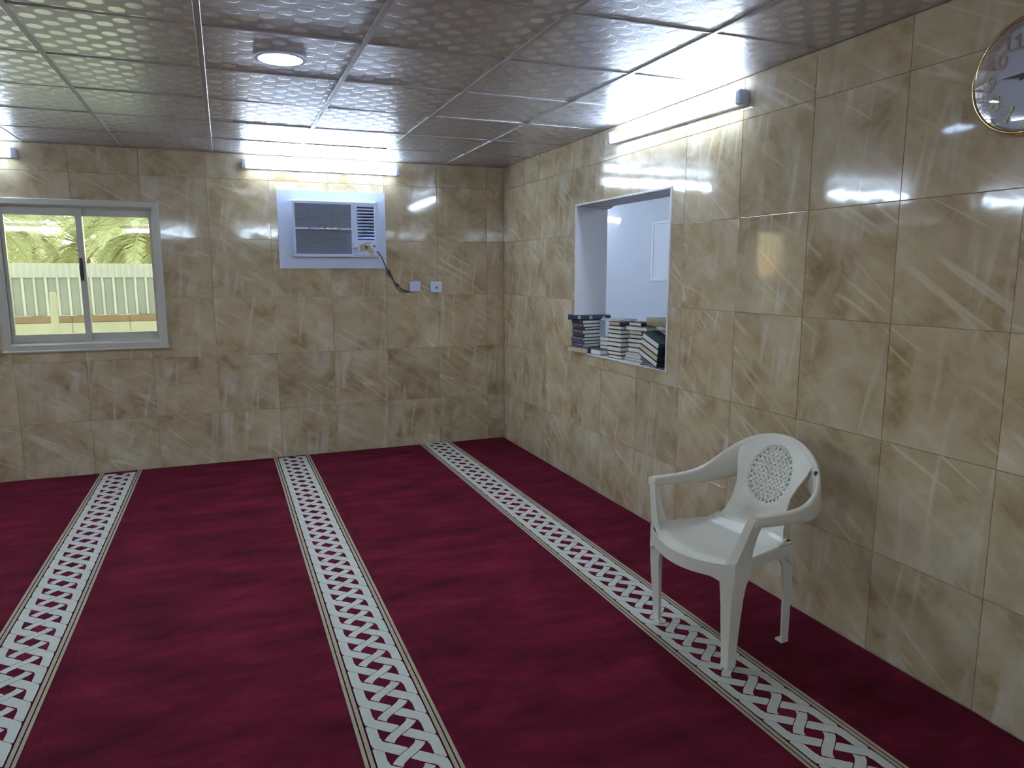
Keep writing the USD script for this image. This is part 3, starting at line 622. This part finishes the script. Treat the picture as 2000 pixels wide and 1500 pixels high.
ORD = ['first', 'second', 'third', 'fourth', 'fifth', 'sixth', 'seventh', 'eighth', 'ninth', 'tenth']
# left stack: mixed dark books on a wide pale book that juts out over the tiles
def blue_wrap(b, x, y, t):
    obj('band', rbx(-x+.02, x+.002, -y-.002, -y+.030, -.0006, t+.0006, .001), COVER['navy'], b, label='navy cloth end of the lowest book')
def colours(b, x, y, t):
    for u, r, cmat in ((-.070, .017, YELLOW), (.010, .018, COVER['tan']), (.100, .014, COVER['white'])):
        d = trimesh.creation.cylinder(r*.75, .0012, sections=18); d.apply_transform(trimesh.transformations.rotation_matrix(PI/2, [1, 0, 0])); d.apply_translation([u, -y-.0044, t*.5]); obj('roundel', d, cmat, b, label='pale round motif on the spine')
z = S0
book('wide pale book at the very bottom left, jutting out over the tiles', (.066, -1.485, z), .215, .215, .034, 'beige', '+y', 2, .22, extra=blue_wrap); z += .0345
specA = [(.150, .125, .022, 'blue', '-x', 1, .18, .0, 0, 'blue book with a reddish spine patch'),
         (.150, .130, .022, 'slate', '-x', 0, .22, .003, 0, 'slate spined book'),
         (.152, .130, .021, 'slate', '-x', 0, .16, .0, .003, 'dark slate book with a pale stripe'),
         (.140, .122, .025, 'brown', '-x', 0, .20, .003, 0, 'dark brown book'),
         (.146, .124, .027, 'slate', '-x', 0, .14, .001, .002, 'slate grey book'),
         (.142, .120, .019, 'brown', '-x', 0, .24, .004, 0, 'thin brown book'),
         (.152, .120, .023, 'grey', '-x', 1, .20, .002, 0, 'grey spined book'),
         (.150, .124, .025, 'green', '-x', 1, .15, .0, 0, 'dark green book')]
z = pile_of(specA, .062, -1.462, z, 'the leftmost stack', ORD)
book('long dark blue atlas with round motifs lying across the leftmost stack', (.092, -1.445, z+.001), .295, .130, .030, 'navy', '-y', 1, -.42, extra=colours)
# low white books and lilac paperbacks between the first two stacks
book('white edged book lying on the sill between the first two stacks', (.085, -1.690, S0), .150, .120, .036, 'slate', '+y', 1, .1)
zz = S0 + .0364
for i, (t, cv, pg, lab) in enumerate(((.024, 'black', 0, 'lowest of the three small books behind the second stack'), (.032, 'lilac', 0, 'middle one of the three small books behind the second stack'), (.026, 'lilac', 1, 'lilac paperback on top of the small books behind the second stack'))):
    book(lab, (.130, -1.700, zz), .12, .10, t, cv, '+x' if i else '+y', pg, .12+.05*i); zz += t+.0004
# second stack: even volumes with pale page edges
specB = [(.140, .140, .023, 'black', '+x', 0, .10, .006, 0, 'thin black bound volume'), (.140, .145, .024, 'black', '+x', 0, .12, .002, .003, 'black bound volume with cream page edges'), (.142, .150, .031, 'black', '+x', 0, .08, 0, .004, 'thick black bound volume'),
         (.140, .146, .028, 'black', '+x', 1, .10, .002, .002, 'black bound volume with whitish page edges'), (.140, .142, .026, 'black', '+x', 0, .14, .003, 0, 'black bound volume'), (.140, .144, .027, 'black', '+x', 1, .11, .001, 0, 'black volume with pale edges'), (.140, .140, .026, 'black', '+x', 0, .10, .003, 0, 'plain black volume'),
         (.135, .140, .024, 'black', '+x', 0, .06, .004, 0, 'thin dark volume'), (.120, .110, .026, 'brown', '-y', 2, .20, -.004, .018, 'small brown spined book')]
z = pile_of(specB, .085, -1.935, S0, 'the second stack from left', ORD)
book('pale blue white paperback lying on the second stack', (.080, -1.880, z+.0005), .150, .185, .012, 'white', '+x', 1, .25, .0)
# third stack
specC = [(.155, .190, .013, 'white', '+x', 1, -.08, .0, -.010, 'grey paper booklet'), (.160, .195, .016, 'lilac', '+x', 0, .05, .0, -.008, 'lilac paper booklet'), (.160, .190, .017, 'white', '+x', 0, -.03, 0, -.006, 'crumpled pale booklet'), (.150, .185, .014, 'white', '+x', 1, .06, .0, -.012, 'white paper booklet'),
         (.125, .150, .030, 'black', '-y', 0, .22, .008, .014, 'black spined volume'), (.125, .150, .028, 'black', '-y', 0, .18, .012, .020, 'black spined thick volume'), (.124, .146, .026, 'black', '-y', 1, .20, .010, .022, 'black spined pale edged volume'), (.120, .135, .024, 'black', '-y', 0, .16, .016, .026, 'black spined thin volume'), (.125, .125, .026, 'black', '-y', 1, .16, .012, .028, 'black spined volume with white page edges'),
         (.140, .190, .026, 'grey', '+y', 0, .20, .004, .006, 'wide dark grey volume'), (.110, .130, .022, 'black', '-y', 1, .10, .010, .040, 'small black volume')]
z = pile_of(specC, .085, -2.185, S0, 'the third stack from left', ORD)
# behind, under the big tan book
zt = S0
specD = [(.100, .170, .040, 'grey', '+x', 0, 0, 0, 0, 'grey thick volume'), (.100, .170, .045, 'lilac', '+x', 0, .05, 0, 0, 'lilac thick volume'), (.100, .165, .045, 'white', '+x', 0, -.04, 0, 0, 'pale thick volume'), (.100, .170, .036, 'brown', '+x', 0, .04, 0, 0, 'brown volume'), (.105, .165, .034, 'white', '+x', 0, 0, 0, 0, 'cream edged volume'), (.105, .200, .034, 'green', '-y', 1, .06, -.005, .01, 'dark green spined volume')]
z = pile_of(specD, .180, -2.370, zt, 'the back stack under the large tan book', ORD)
book('large tan book lying on top at the right end', (.140, -2.420, z+.0006), .190, .270, .046, 'tan', '-x', 2, .04)
# four thick volumes leaning at the right front
tl = .30; nrm = np.array([0, -math.sin(tl), math.cos(tl)]); base = np.array([.030, -2.412, S0+.040])
for i, (t, lab) in enumerate(((.033, 'lowest of the thick volumes leaning at the right end of the sill'), (.034, 'second from the bottom of the leaning thick volumes'), (.036, 'third from the bottom of the leaning thick volumes'), (.036, 'uppermost of the leaning thick dark volumes'))):
    book(lab, base, .120, .205-.006*i, t, 'black' if i < 3 else 'green', '-y', (1, 2, 0, 1)[i], 0, tl, group='thick volumes leaning at the right end'); base = base + nrm*(t+.0004) + np.array([0, .003, .001])
book('short pale book wedged upright against the right end of the opening', (.100, -2.510, S0+.170), .10, .09, .030, 'white', '-y', 1, 0, tl)

# ------------------------------------------------------------------ plastic armchair
CA = .10
Rch = np.array([[-math.cos(CA), math.sin(CA), 0], [-math.sin(CA), -math.cos(CA), 0], [0, 0, 1]])
ch = thing('armchair', 'white moulded plastic armchair with woven pattern backrest by the right wall', 'chair', (-.455, -3.72, CT+.002), Rch)
ZS = .418                                                            # seat edge height above the carpet
def lerp(x, xs, ys): return np.interp(x, xs, ys)
def seat_grid(n=34, m=34):
    P = np.zeros((n, m, 3))
    for i, u in enumerate(np.linspace(0, 1, n)):
        for j, w in enumerate(np.linspace(-1, 1, m)):
            wc = np.sign(w)*abs(w)**.9
            hw0 = lerp(u, [0, .25, .8, 1], [.186, .205, .238, .230]); l = wc*hw0
            ff = .262 - 1.45*l*l; fr = -.150 + .6*l*l
            f = fr + (ff-fr)*u
            z = ZS - .020*(1-w*w)**1.0*math.sin(PI*min(1, u*.95+.05))**.7 - .10*max(0, u-.86)*(1.2-w*w*.6) + .012*abs(w)**6
            z += .020*max(0, .16-u)/.16
            P[i, j] = (f, l, z)
    return P
SG = seat_grid()
obj('seat', sheet(SG, .006), PLASTIC, ch, smooth=50)
BZ = [.425, .445, .50, .60, .70, .765, .792]; BF = [-.142, -.160, -.182, -.212, -.247, -.272, -.284]
HWZ = [.425, .445, .47, .53, .59, .64, .69, .73, .765, .785, .795]; HWV = [.196, .176, .160, .146, .144, .160, .184, .190, .160, .115, .080]
def back_grid(n=150, m=110):
    P = np.zeros((n, m, 3)); keep = np.ones((n-1, m-1), bool); zs = np.linspace(.425, .793, n)
    OC, OA, OB = .648, .112, .122
    for i, z in enumerate(zs):
        hw = lerp(z, HWZ, HWV); f0 = lerp(z, BZ, BF); s = np.clip((z-.58)/.15, 0, 1); k = 1.25*(1-s)+.35*s
        for j, w in enumerate(np.linspace(-1, 1, m)):
            l = w*hw; r = math.hypot(l/OA, (z-OC)/OB)
            f = f0 + k*l*l
            ins = np.clip((1.0-r)/.06, 0, 1)
            if ins > 0:
                f -= .004*ins + .0022*ins*math.sin(l*2*PI/.024 + PI*math.floor((z-OC)/.009))*abs(math.sin(PI*(z-OC)/.009))
            if z < .50 : f += .0
            P[i, j] = (f, l, z)
    for i in range(n-1):
        for j in range(m-1):
            l, z = (P[i, j, 1]+P[i+1, j+1, 1])/2, (zs[i]+zs[i+1])/2
            r = math.hypot(l/OA, (z-OC)/OB); a = math.atan2((z-OC)/OB, l/OA)
            if .82 < r < .93 and (a*30/(2*PI)) % 1 < .42: keep[i, j] = False
            elif r < .76:
                u, v = l/.024, (z-OC)/.018
                if (u + .5*(math.floor(v) % 2)) % 1 < .26 and v % 1 < .38: keep[i, j] = False
    return P, keep
def holed_sheet(P, keep, t):
    m = sheet(P, t); n, k = P.shape[:2]; nq = (n-1)*(k-1); q = keep.reshape(-1)
    F = np.array(m.faces); tot = len(F)//2            # quads come as two runs of triangles
    mask = np.ones(tot, bool); mask[:nq] = q; mask[nq:2*nq] = q
    return trimesh.Trimesh(m.vertices, F[np.r_[mask, mask]], process=False)
BP, BK = back_grid()
obj('backrest', holed_sheet(BP, BK, .005), PLASTIC, ch, smooth=50)
# one sweeping band: arm, top of the back, arm
half = [(.160, .288, .618), (.085, .293, .614), (.0, .295, .613), (-.085, .293, .621), (-.150, .282, .648), (-.205, .256, .694), (-.245, .212, .740), (-.272, .150, .779), (-.290, .075, .803)]
ctrl = half + [(-.296, 0, .811)] + [(f, -l, z) for f, l, z in half[::-1]]
C = spline(ctrl, 121); tt = np.gradient(C, axis=0); tt /= np.linalg.norm(tt, axis=1, keepdims=True); rings = []
for i in range(len(C)):
    s = abs(i-60)/60.0                                       # 0 at the top, 1 at the arm's end
    U = np.array([-.30*(1-s), 0, 1.0]); side = np.cross(tt[i], U); side /= np.linalg.norm(side); U = np.cross(side, tt[i])
    b = lerp(s, [0, .30, .45, .58, .72, 1], [.036, .058, .064, .042, .023, .019]); a = lerp(s, [0, .4, .65, 1], [.0085, .010, .019, .022])
    ang = np.arange(18)*2*PI/18; ce_, se = np.cos(ang), np.sin(ang); pw = .6
    rings.append(C[i] - U*b + np.sign(ce_)[:, None]*(np.abs(ce_)**pw)[:, None]*side*a + np.sign(se)[:, None]*(np.abs(se)**pw)[:, None]*U*b)
obj('armrest_band', loft(rings), PLASTIC, ch, smooth=50)
def angle_leg(zs, corner, wf, ws, sl, back, th=.006):
    """An L shaped leg: one face spans inwards, the other along the chair's depth."""
    rings = []
    for z in zs:
        f, l = corner(z); a, b = wf(z), ws(z); d = 1 if back else -1
        L = [(f, l), (f, l-a), (f+d*th, l-a), (f+d*th, l-th), (f+d*b, l-th), (f+d*b, l)]
        L = [(f, l)] + L[1:]
        rings.append([(p, sl*q, z) for p, q in L])
    return loft(rings)
for sl in (-1, 1):
    zs = [0, .006, .03, .10, .20, .28, .33, .36, .385, .405, .43, .47, .53, .585, .605]
    cf = lambda z: (lerp(z, [0, .30, .43, .605], [.186, .200, .190, .166]), lerp(z, [0, .30, .43, .605], [.220, .238, .246, .300]))
    obj('leg', angle_leg(zs, cf, lambda z: lerp(z, [0, .03, .20, .30, .35, .385, .41, .44, .605], [.038, .036, .050, .056, .066, .090, .060, .040, .034]), lambda z: lerp(z, [0, .03, .20, .33, .37, .41, .44, .53, .605], [.040, .038, .052, .066, .080, .095, .066, .050, .046]), sl, False), PLASTIC, ch, smooth=25)
    obj('foot', rbx(cf(0)[0]-.040, cf(0)[0]+.001, *sorted((sl*(cf(0)[1]+.001), sl*(cf(0)[1]-.038))), 0, .010, .002), PLASTIC, ch)
    zs = [0, .006, .03, .10, .20, .28, .33, .36, .39, .42, .436]
    cr = lambda z: (lerp(z, [0, .30, .43, .50], [-.186, -.176, -.168, -.172]), lerp(z, [0, .30, .43, .50], [.172, .184, .188, .158]))
    obj('leg', angle_leg(zs, cr, lambda z: lerp(z, [0, .20, .32, .38, .43, .50], [.034, .042, .052, .075, .060, .020]), lambda z: lerp(z, [0, .20, .31, .36, .40, .44, .50], [.036, .042, .050, .066, .100, .080, .02]), sl, True), PLASTIC, ch, smooth=25)
    obj('foot', rbx(cr(0)[0]-.002, cr(0)[0]+.036, *sorted((sl*(cr(0)[1]+.002), sl*(cr(0)[1]-.034))), 0, .012, .002), PLASTIC, ch)
    # side apron
    P = []
    for u in np.linspace(0, 1, 24):
        f = .196 - u*.360; l = lerp(u, [0, .2, .7, 1], [.243, .236, .205, .186]); drop = .040 + .055*max(0, (abs(u-.5)-.28)/.22)**2
        P.append([(f, sl*l, ZS+.010 - drop*v) for v in np.linspace(0, 1, 5)])
    obj('apron', sheet(np.array(P), .005), PLASTIC, ch, smooth=40)
P = []
for w in np.linspace(-1, 1, 41):
    l = w*.240; f = .264 - 1.22*l*l; drop = .050 + .055*max(0, (abs(w)-.60)/.40)**2
    zt = ZS - .016*(1-w*w) + .004; P.append([(f + .002*v, l, zt - drop*v) for v in np.linspace(0, 1, 6)])
obj('apron', sheet(np.array(P), .005), PLASTIC, ch, smooth=40)
obj('moulded_slot', rbx(.2435, .2480, -.135, -.112, .372, .379, .001).apply_transform(np.eye(4)), SLOT, ch, label='small moulded slot in the front apron') if False else None
P = [[(-.160 - .004*v, w*.178, ZS+.020 - (.050+.05*max(0, (abs(w)-.6)/.4)**2)*v) for v in np.linspace(0, 1, 4)] for w in np.linspace(-1, 1, 21)]
obj('apron', sheet(np.array(P), .005), PLASTIC, ch, smooth=40)
s = trimesh.creation.icosphere(2, 1.0); s.apply_scale((.006, .010, .010)); s.apply_translation((-.2235, .2252, .7104)); obj('rim_stud', s, DARK, ch, smooth=True, label='small dark stud on the band near the right arm')

# ------------------------------------------------------------------ outside the window
SAND = lumpy('sand', (.72, .65, .48), .95, 12, .4, .12, .03)
tag(obj('ground_outside', cat_([bx(-40, 40, .36, 60, -.25, -.05), bx(-40, XL-.2, -40, .36, -.25, -.05)]), SAND), 'pale sandy ground outside the windows', kind='structure')
FEN = lumpy('fence_paint', (.43, .405, .365), .5, 14, .1, .08, .01); FEN2 = lumpy('fence_sheet_grey', (.255, .245, .222), .5, 14, .1, .12, .01)
FEN3 = lumpy('fence_batten', (.47, .445, .385), .5, 14, .1, .08, .01)
RUST = lumpy('fence_rail_brown', (.22, .135, .08), .7, 20, .2, .15, .01); CURB = lumpy('fence_curb_cream', (.40, .365, .27), .85, 20, .3, .08, .01)
fe = thing('fence', 'pale corrugated metal fence with brown bottom rail outside the window', 'fence', (0, 8.0, -.05))
x = -9.0; k = 0; rng = random.Random(8)
while x < 0.4:
    w = .165
    if -6.4 < x < -2.4 or True:
        obj('fence_board', rbx(x+.024, x+w-.004, -.002, .014, .84, 1.48, .004), FEN2, fe)
        obj('batten', rbx(x-.012, x+.026, -.026 - .006*(k % 3 == 0), .0, .84, 1.48, .010), FEN3 if k % 2 == 0 else FEN, fe)
    x += w; k += 1
for i in range(11):
    xs = np.linspace(-9 + i*.86, -9 + (i+1)*.86 + .02, 100); ph = (xs+9) % .092/.092
    yy = -.030 + .026*np.clip(np.abs(ph-.5)*6-1.2, -1, 1)*.5 + .002*i % .004
    obj('corrugated_sheet', sheet(np.stack([np.stack([xs, yy, np.full_like(xs, z)], -1) for z in (1.467, 1.70)], 1), .002), FEN, fe)
    obj('rail', rbx(-9 + i*.86, -9 + (i+1)*.86, -.035, .03, .715, .835, .01), RUST, fe)
    obj('curb', rbx(-9 + i*.86+.003, -9 + (i+1)*.86, -.06, .08, -.04, .715, .01), CURB, fe)
post = obj('post', trimesh.Trimesh(*(lambda m: (m.vertices, m.faces))(loft([[(-4.70 + .012*z + r*math.cos(t), 6.6 + r*math.sin(t), -.06 + z) for t in np.arange(10)*2*PI/10] for z, r in ((0, .06), (.4, .055), (1.0, .052), (1.26, .046), (1.275, .03))]))), CURB, smooth=40)
tag(post, 'short cream post standing in front of the corrugated fence', 'post')
PALM = usdkit.material(stage, LOOKS+'/palm_leaf', {'oi': ('object_info', {}), 'g': ('geometry', {}), 'n': ('noise_texture', {'scale': 2.0, 'detail': 3.0}), 'r': ('rgb_ramp', {'ramp': [(.3, (.36, .38, .20)), (.7, (.62, .60, .38))]}),
    'd': ('principled_bsdf', {'roughness': .5}), 't': ('translucent_bsdf', {}), 'm': ('mix_closure', {'fac': .5})}, [('g.position', 'n.vector'), ('n.fac', 'r.fac'), ('r.color', 'd.base_color'), ('r.color', 't.color'), ('d.BSDF', 'm.closure1'), ('t.BSDF', 'm.closure2')], surface='m.closure')
TRUNK = lumpy('palm_trunk', (.24, .18, .11), .95, 18, .8, .25, .04)
def frond(rng, az, el, L):
    n = 44; pts = []; d = np.array([math.cos(az), math.sin(az), 0])
    for s in np.linspace(0, 1, n):
        a = el - 1.35*s**1.4; pts.append((d*math.cos(a), math.sin(a)))
    p = np.zeros((n, 3)); step = L/n
    for i in range(1, n): p[i] = p[i-1] + (pts[i][0] + np.array([0, 0, 1])*pts[i][1])*step
    V, F = [], []
    for i in range(4, n):
        t = p[i]-p[i-1]; t /= np.linalg.norm(t); sd = np.cross(t, [0, 0, 1]); sd /= np.linalg.norm(sd)+1e-9; up = np.cross(sd, t); ll = .42*math.sin(PI*min(1, (i/n)*.86+.10))*L/2.2
        for sg in (-1, 1):
            q = t*.72 + sd*sg*.62 + up*(.22 + rng.uniform(-.15, .15)) + np.array([0, 0, -.10]); q /= np.linalg.norm(q); wv = np.cross(q, up); wv /= np.linalg.norm(wv); w = .017
            b = len(V); V += [p[i]-wv*w*.6, p[i]+wv*w*.6, p[i]+q*ll*.55+wv*w, p[i]+q*ll*.55-wv*w, p[i]+q*ll]
            F += [[b, b+1, b+2], [b, b+2, b+3], [b+3, b+2, b+4]]
    st = tube(p, np.linspace(.022, .004, n), 5); o = len(V)
    return trimesh.Trimesh(np.vstack([V, st.vertices]), np.vstack([F, np.array(st.faces)+o]), process=False)
def palm(label, loc, h, seed, L=1.95):
    rng = random.Random(seed); t = thing('palm_tree', label, 'tree', loc, group=None)
    obj('trunk', loft([[((.17+.025*(i % 2))*math.cos(a), (.17+.025*(i % 2))*math.sin(a), z) for a in np.arange(10)*2*PI/10] for i, z in enumerate(np.linspace(0, h, 24))]), TRUNK, t)
    for i in range(40):
        m = frond(rng, i*2.4 + rng.uniform(-.2, .2), rng.uniform(-.75, 1.35), L*rng.uniform(.85, 1.1)); m.apply_translation([0, 0, h]); obj('frond', m, PALM, t)
    return t
def palm_copy(src, label, loc, rz):
    x = UsdGeom.Xform.Define(stage, numbered('/World/palm_tree')); x.AddTranslateOp().Set(Gf.Vec3d(*loc)); x.AddRotateZOp().Set(rz)
    x.GetPrim().GetReferences().AddInternalReference(src.GetPath()); x.GetPrim().SetInstanceable(True)
    return tag(x, label, 'tree')
PROTO = []
for i, (lab, loc, h, sd) in enumerate((('date palm with fronds hanging just over the fence in the right pane', (-3.75, 10.4, -.05), 2.35, 1), ('date palm behind the fence in the left window pane', (-7.0, 10.9, -.05), 2.7, 2))):
    PROTO.append(palm(lab, loc, h, sd))
def palm_at(src, label, loc, rz):
    x = UsdGeom.Xform.Define(stage, numbered('/World/palm_tree')); x.AddTranslateOp().Set(Gf.Vec3d(*loc)); x.AddRotateZOp().Set(rz)
    for c in src.GetChildren():
        q = stage.DefinePrim(str(x.GetPath()) + '/' + c.GetName()); q.GetReferences().AddInternalReference(c.GetPath())
    return tag(x, label, 'tree')
for i, (px, py, pz, rz, lab) in enumerate(((-5.45, 14.1, .0, 40, 'second row palm seen between the two front palms'), (-2.1, 14.3, .2, 100, 'second row palm at the outer right of the window view'), (-8.8, 14.4, .0, 160, 'second row palm at the outer left of the window view'),
    (-3.9, 17.8, .5, 250, 'third row palm filling the top of the right pane'), (-7.2, 17.9, .4, 210, 'third row palm seen high in the left pane'), (-5.6, 21.4, 1.0, 75, 'farthest palm seen in the middle of the window'), (-9.0, 21.6, 1.0, 130, 'farthest palm at the left of the window'), (-2.2, 21.5, 1.0, 330, 'farthest palm at the right of the window'))):
    palm_at(PROTO[i % 2], lab, (px, py, pz-.15), rz)
